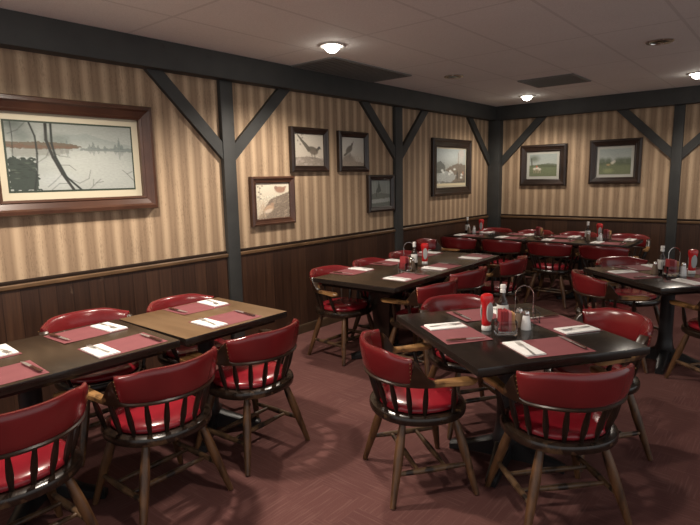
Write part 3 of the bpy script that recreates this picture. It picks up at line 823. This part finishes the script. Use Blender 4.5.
# local frame of both angled tables: +x runs towards nl (d2 reversed), +y runs away (d1)
d1a = 56
for (x, y, a, ph) in (
    (*on(XT, -.03, -.30), 55.8, 'left place of the foreground table'),
    (*on(XT, -.33, .03), -34.2, 'place behind the ketchup on the foreground table'),
    (*on(XT, .02, .315), 235.8, 'right place of the foreground table'),
    (*on(XT, .335, .0), 145.8, 'nearest place of the foreground table'),
    (*on(RT, -.05, -.30), 49.3, 'left place of the right-edge table'),
    (*on(RT, -.33, .0), -40.7, 'far place of the right-edge table'),
    (*on(RT, .02, .31), 229.3, 'place at the frame edge on the right-edge table'),
    (*on(RT, .335, .0), 139.3, 'near place of the right-edge table'),
    (.88, -6.885, 0, 'wall side of the dark left table, nearer the brown table'),
    (.875, -7.43, 0, 'wall side of the dark left table, at the photo edge'),
    (1.275, -6.88, 180, 'aisle side of the dark left table, nearer the brown table'),
    (1.265, -7.455, 180, 'aisle side of the dark left table, at the photo edge'),
    (.875, -6.16, 0, 'wall side of the brown tabletop'),
    (1.285, -6.245, 180, 'aisle side of the brown tabletop'),
    (.85, -4.53, 2, 'wall side of the long table, first from the viewer'),
    (.835, -3.94, 2, 'wall side of the long table, second from the viewer'),
    (.815, -3.27, 2, 'wall side of the long table, behind the condiments'),
    (1.40, -4.50, 182, 'aisle side of the long table, first from the viewer'),
    (1.375, -3.90, 182, 'aisle side of the long table, second from the viewer'),
    (1.35, -3.16, 182, 'aisle side of the long table, at its far end'),
    (.34, -1.375, 90, 'front of the corner table, nearest the left wall'),
    (.95, -1.375, 90, 'front of the corner tables, second from left'),
    (1.565, -1.375, 90, 'front of the corner tables, third from left'),
    (2.15, -1.375, 90, 'front of the corner tables, rightmost'),
    (.29, -.915, -90, 'wall side of the corner table, nearest the corner'),
    (.91, -.915, -90, 'wall side of the corner tables, second from left'),
    (1.49, -.915, -90, 'wall side of the corner tables, third from left'),
    (2.16, -.915, -90, 'wall side of the corner tables, rightmost')):
    SET.append((x, y, a, ph, 0))
rnd = random.Random(3)
def place(o, loc, rz, lab):
    if o in used: return copy_tree(o, loc, rz, lab) if o.type == 'EMPTY' else copy_mesh(o, loc, rz, lab)
    used.add(o); o.location = loc; o.rotation_euler = (0, 0, rz); o['label'] = lab; return o
def copy_mesh(o, loc, rz, lab):
    r = o.copy(); C.objects.link(r); r.location = loc; r.rotation_euler = (0, 0, rz); r['label'] = lab; return r
used = set()
for x, y, a, ph, _ in SET:
    rz = R(a - 90 + rnd.uniform(-2.5, 2.5)); c, s = math.cos(rz), math.sin(rz)
    def P(u, v, z): return (x + c * u - s * v, y + s * u + c * v, z)
    place(PM, P(0, 0, TH + .0003), rz, 'dusty red placemat, ' + ph)
    place(NK, P(-.122, rnd.uniform(-.01, .01), TH + .0020), rz + R(rnd.uniform(-3, 3)), 'white folded napkin, ' + ph)
    fa = rz + R(rnd.uniform(-14, 10))
    place(FK, P(-.122, rnd.uniform(-.01, .01), TH + .0090), fa, 'steel fork on napkin, ' + ph)
    place(KN, P(.145, rnd.uniform(-.012, .012), TH + .0055), rz + R(rnd.uniform(-4, 4)), 'steak knife with brown handle, ' + ph)

# ------------------------------------------------------------------ condiments
def ketchup():
    root = empty('ketchup_bottle', label='x', cat='ketchup bottle', group='ketchup bottles')
    bm = bmesh.new(); lathe(bm, [(.0, .0), (.026, .0), (.028, .003), (.028, .022), (.026, .026), (0, .026)], 20, sy=.85); finish(bm, 'cap', 'white_plastic', root)
    bm = bmesh.new(); lathe(bm, [(.024, .0262), (.027, .030), (.030, .042), (.0285, .06), (.027, .085), (.0275, .11), (.031, .135), (.0375, .16), (.039, .178), (.035, .192), (.02, .199), (0, .200)], 24, sy=.72); finish(bm, 'bottle_body', 'ketchup_red', root)
    bm = bmesh.new()
    for sg in (-1, 1):
        pts = []
        for k in range(20):
            t = 2 * PI * k / 20; pts.append((.0215 * math.cos(t), .055 * math.sin(t)))
        for off in (0,):
            ring1 = [bm.verts.new((u, sg * (.0185 + .0), .103 + v)) for u, v in pts]; ring2 = [bm.verts.new((u * .97, sg * (.0262), .103 + v * .97)) for u, v in pts]
            ring_faces(bm, [ring1, ring2]); bm.faces.new(ring2)
    finish(bm, 'label', 'label_grey', root); return remember(root)
def sauce():
    root = empty('steak_sauce_bottle', label='x', cat='sauce bottle', group='steak sauce bottles')
    bm = bmesh.new(); lathe(bm, [(0, 0), (.027, 0), (.030, .004), (.030, .115), (.026, .135), (.014, .158), (.012, .185), (.0, .186)], 20); finish(bm, 'bottle_body', 'sauce_dark', root)
    bm = bmesh.new(); lathe(bm, [(0, .180), (.0145, .180), (.015, .182), (.015, .197), (.0125, .199), (.0125, .203), (.0155, .205), (.0155, .222), (.013, .225), (0, .225)], 20); finish(bm, 'cap', 'white_plastic', root)
    bm = bmesh.new(); lathe(bm, [(.0305, .035), (.0312, .037), (.0312, .112), (.0305, .114)], 24, cap=False)
    lb = finish(bm, 'label', 'label_white', root)
    bm = bmesh.new()
    for a in (-PI / 2, PI / 2, 0, PI):
        for du in (-.22, .22):
            aa = a + du; box(bm, (.0313 * math.cos(aa), .0313 * math.sin(aa), .075), (.0015, .005, .042), rot=None)
    bmesh.ops.remove_doubles(bm, verts=bm.verts, dist=1e-6); finish(bm, 'label_print', 'label_dark', lb); return remember(root)
def shaker(kind):
    salt = kind == 'salt'
    root = empty(kind + '_shaker', label='x', cat=kind + ' shaker', group=kind + ' shakers')
    bm = bmesh.new(); lathe(bm, [(0, 0), (.026, 0), (.0275, .004), (.023, .045), (.0165, .078), (.0155, .082), (0, .082)], 16); finish(bm, 'shaker_body', 'salt' if salt else 'pepper', root)
    bm = bmesh.new(); lathe(bm, [(.0165, .079), (.0175, .081), (.0175, .094), (.014, .102), (.006, .106), (0, .1065)], 16); finish(bm, 'shaker_cap', 'chrome', root)
    return remember(root)
def sugar():
    K = 1.15
    root = empty('sugar_packet_holder', label='x', cat='sugar holder', group='sugar packet holders')
    bm = bmesh.new()
    o, i = .044, .040
    for z in (0,): box(bm, (0, 0, .005), (.088, .066, .010), .003)
    for c, s in (((0, .031, .038), (.088, .004, .056)), ((0, -.031, .038), (.088, .004, .056)), ((.042, 0, .038), (.004, .058, .056)), ((-.042, 0, .038), (.004, .058, .056))): box(bm, c, s, .001)
    finish(bm, 'glass_box', 'glass', root)
    rn = random.Random(5)
    for nm, mt, xs, zt in (('red_packets', 'packet_red', (-.03, .002), .112), ('pink_packets', 'packet_pink', (.008, .020), .105), ('tan_packets', 'packet_tan', (.024, .036), .098)):
        bm = bmesh.new(); x = xs[0]
        while x < xs[1]:
            box(bm, (x, rn.uniform(-.002, .002), .012 + (zt - .012) / 2 + rn.uniform(-.003, .004) + .003), (.0026, .052, zt - .018), .0004, rot=Matrix.Rotation(rn.uniform(-.03, .03), 3, 'X')); x += .0045
        finish(bm, nm, mt, root)
    for ch in children(root): ch.data.transform(Matrix.Scale(K, 4))
    return remember(root)
def caddy():
    root = empty('wire_condiment_caddy', label='x', cat='caddy', group='wire condiment caddies')
    bm = bmesh.new(); w, d = .075, .05
    for z in (.008, .06):
        tube(bm, [(-w, -d, z), (w, -d, z), (w, d, z), (-w, d, z), (-w, -d, z)], .0022, 6)
    for q in ((-w, -d), (w, -d), (w, d), (-w, d)): tube(bm, [(q[0], q[1], .0), (q[0], q[1], .06)], .0022, 6)
    for k in range(-2, 3): tube(bm, [(k * .028, -d, .008), (k * .028, d, .008)], .0015, 6)
    finish(bm, 'wire_basket', 'iron', root)
    bm = bmesh.new(); pts = [(0, -d, .008), (0, -d, .10)] + [(0, -.05 * math.cos(t), .15 + .055 * math.sin(t)) for t in [PI * k / 12 for k in range(13)]] + [(0, d, .10), (0, d, .008)]
    pts = [(p[1] * 1.0, p[0], p[2]) for p in pts]
    tube(bm, pts, .0024, 6)
    finish(bm, 'carry_handle', 'chrome', root); return remember(root)
KT, SC, SA, PE_, SU, CA = ketchup(), sauce(), shaker('salt'), shaker('pepper'), sugar(), caddy()
CON = {
 'foreground table': [(KT, 2.630, -5.555, 72), (SU, 2.745, -5.57, 40), (SA, 2.795, -5.425, 0), (PE_, 2.745, -5.395, 0), (SC, 2.65, -5.40, 20), (CA, 2.72, -5.27, 35)],
 'long wall-side table': [(SU, 1.235, -4.27, 90), (SA, 1.20, -4.12, 0), (PE_, 1.25, -4.17, 0), (SC, 1.15, -3.99, 10), (KT, 1.17, -3.84, 40), (CA, 1.03, -3.90, 30)],
 'corner table nearest the wall': [(SC, .14, -1.04, 0), (SA, .24, -1.02, 0), (PE_, .20, -1.10, 0), (KT, .34, -1.0, 20)],
 'corner tables, centre': [(SU, 1.22, -1.10, 0)],
 'back-wall table': [(SC, 1.84, -1.12, 0), (KT, 1.95, -1.02, 30), (SA, 2.00, -1.16, 0), (PE_, 1.87, -1.20, 0), (SU, 2.05, -1.05, 0)],
 'right-edge table': [(SC, 3.03, -3.20, 20), (CA, 3.10, -3.10, 45), (SU, 3.115, -3.275, 40), (SA, 3.19, -3.24, 0), (PE_, 3.00, -3.29, 0), (KT, 3.23, -3.10, 40)],
}
NM = {KT: 'red squeeze ketchup bottle standing on its white cap, ', SC: 'dark steak sauce bottle with white cap and label, ', SA: 'white salt shaker with chrome cap, ',
      PE_: 'brown pepper shaker with chrome cap, ', SU: 'small glass box of red and tan sugar packets, ', CA: 'black wire condiment caddy with looped handle, '}
for tb, its in CON.items():
    for o, x, y, a in its:
        place(o, (x, y, TH + .0005), R(a), NM[o] + tb)

# ------------------------------------------------------------------ world, camera, view
w = bpy.data.worlds.new('World'); S.world = w; w.use_nodes = True
w.node_tree.nodes['Background'].inputs[0].default_value = (1., 1., .99, 1); w.node_tree.nodes['Background'].inputs[1].default_value = .78
yaw, pitch, roll, f = .6985, .1548, -.0201, 541.06
cam = bpy.data.cameras.new('camera'); co = bpy.data.objects.new('camera', cam); C.objects.link(co); S.camera = co
cam.sensor_fit = 'HORIZONTAL'; cam.sensor_width = 36.; cam.lens = 36. * f / 700.; cam.clip_start = .02
fw = Vector((-math.sin(yaw) * math.cos(pitch), math.cos(yaw) * math.cos(pitch), -math.sin(pitch)))
r0 = Vector((math.cos(yaw), math.sin(yaw), 0)); u0 = r0.cross(fw)
r = math.cos(roll) * r0 + math.sin(roll) * u0; u = -math.sin(roll) * r0 + math.cos(roll) * u0
co.matrix_world = Matrix(((r.x, u.x, -fw.x, 3.8833), (r.y, u.y, -fw.y, -8.1741), (r.z, u.z, -fw.z, 1.57), (0, 0, 0, 1)))
S.view_settings.view_transform = 'Standard'; S.view_settings.look = 'None'; S.view_settings.gamma = 1; S.view_settings.use_curve_mapping = False
S.view_settings.exposure = 0.
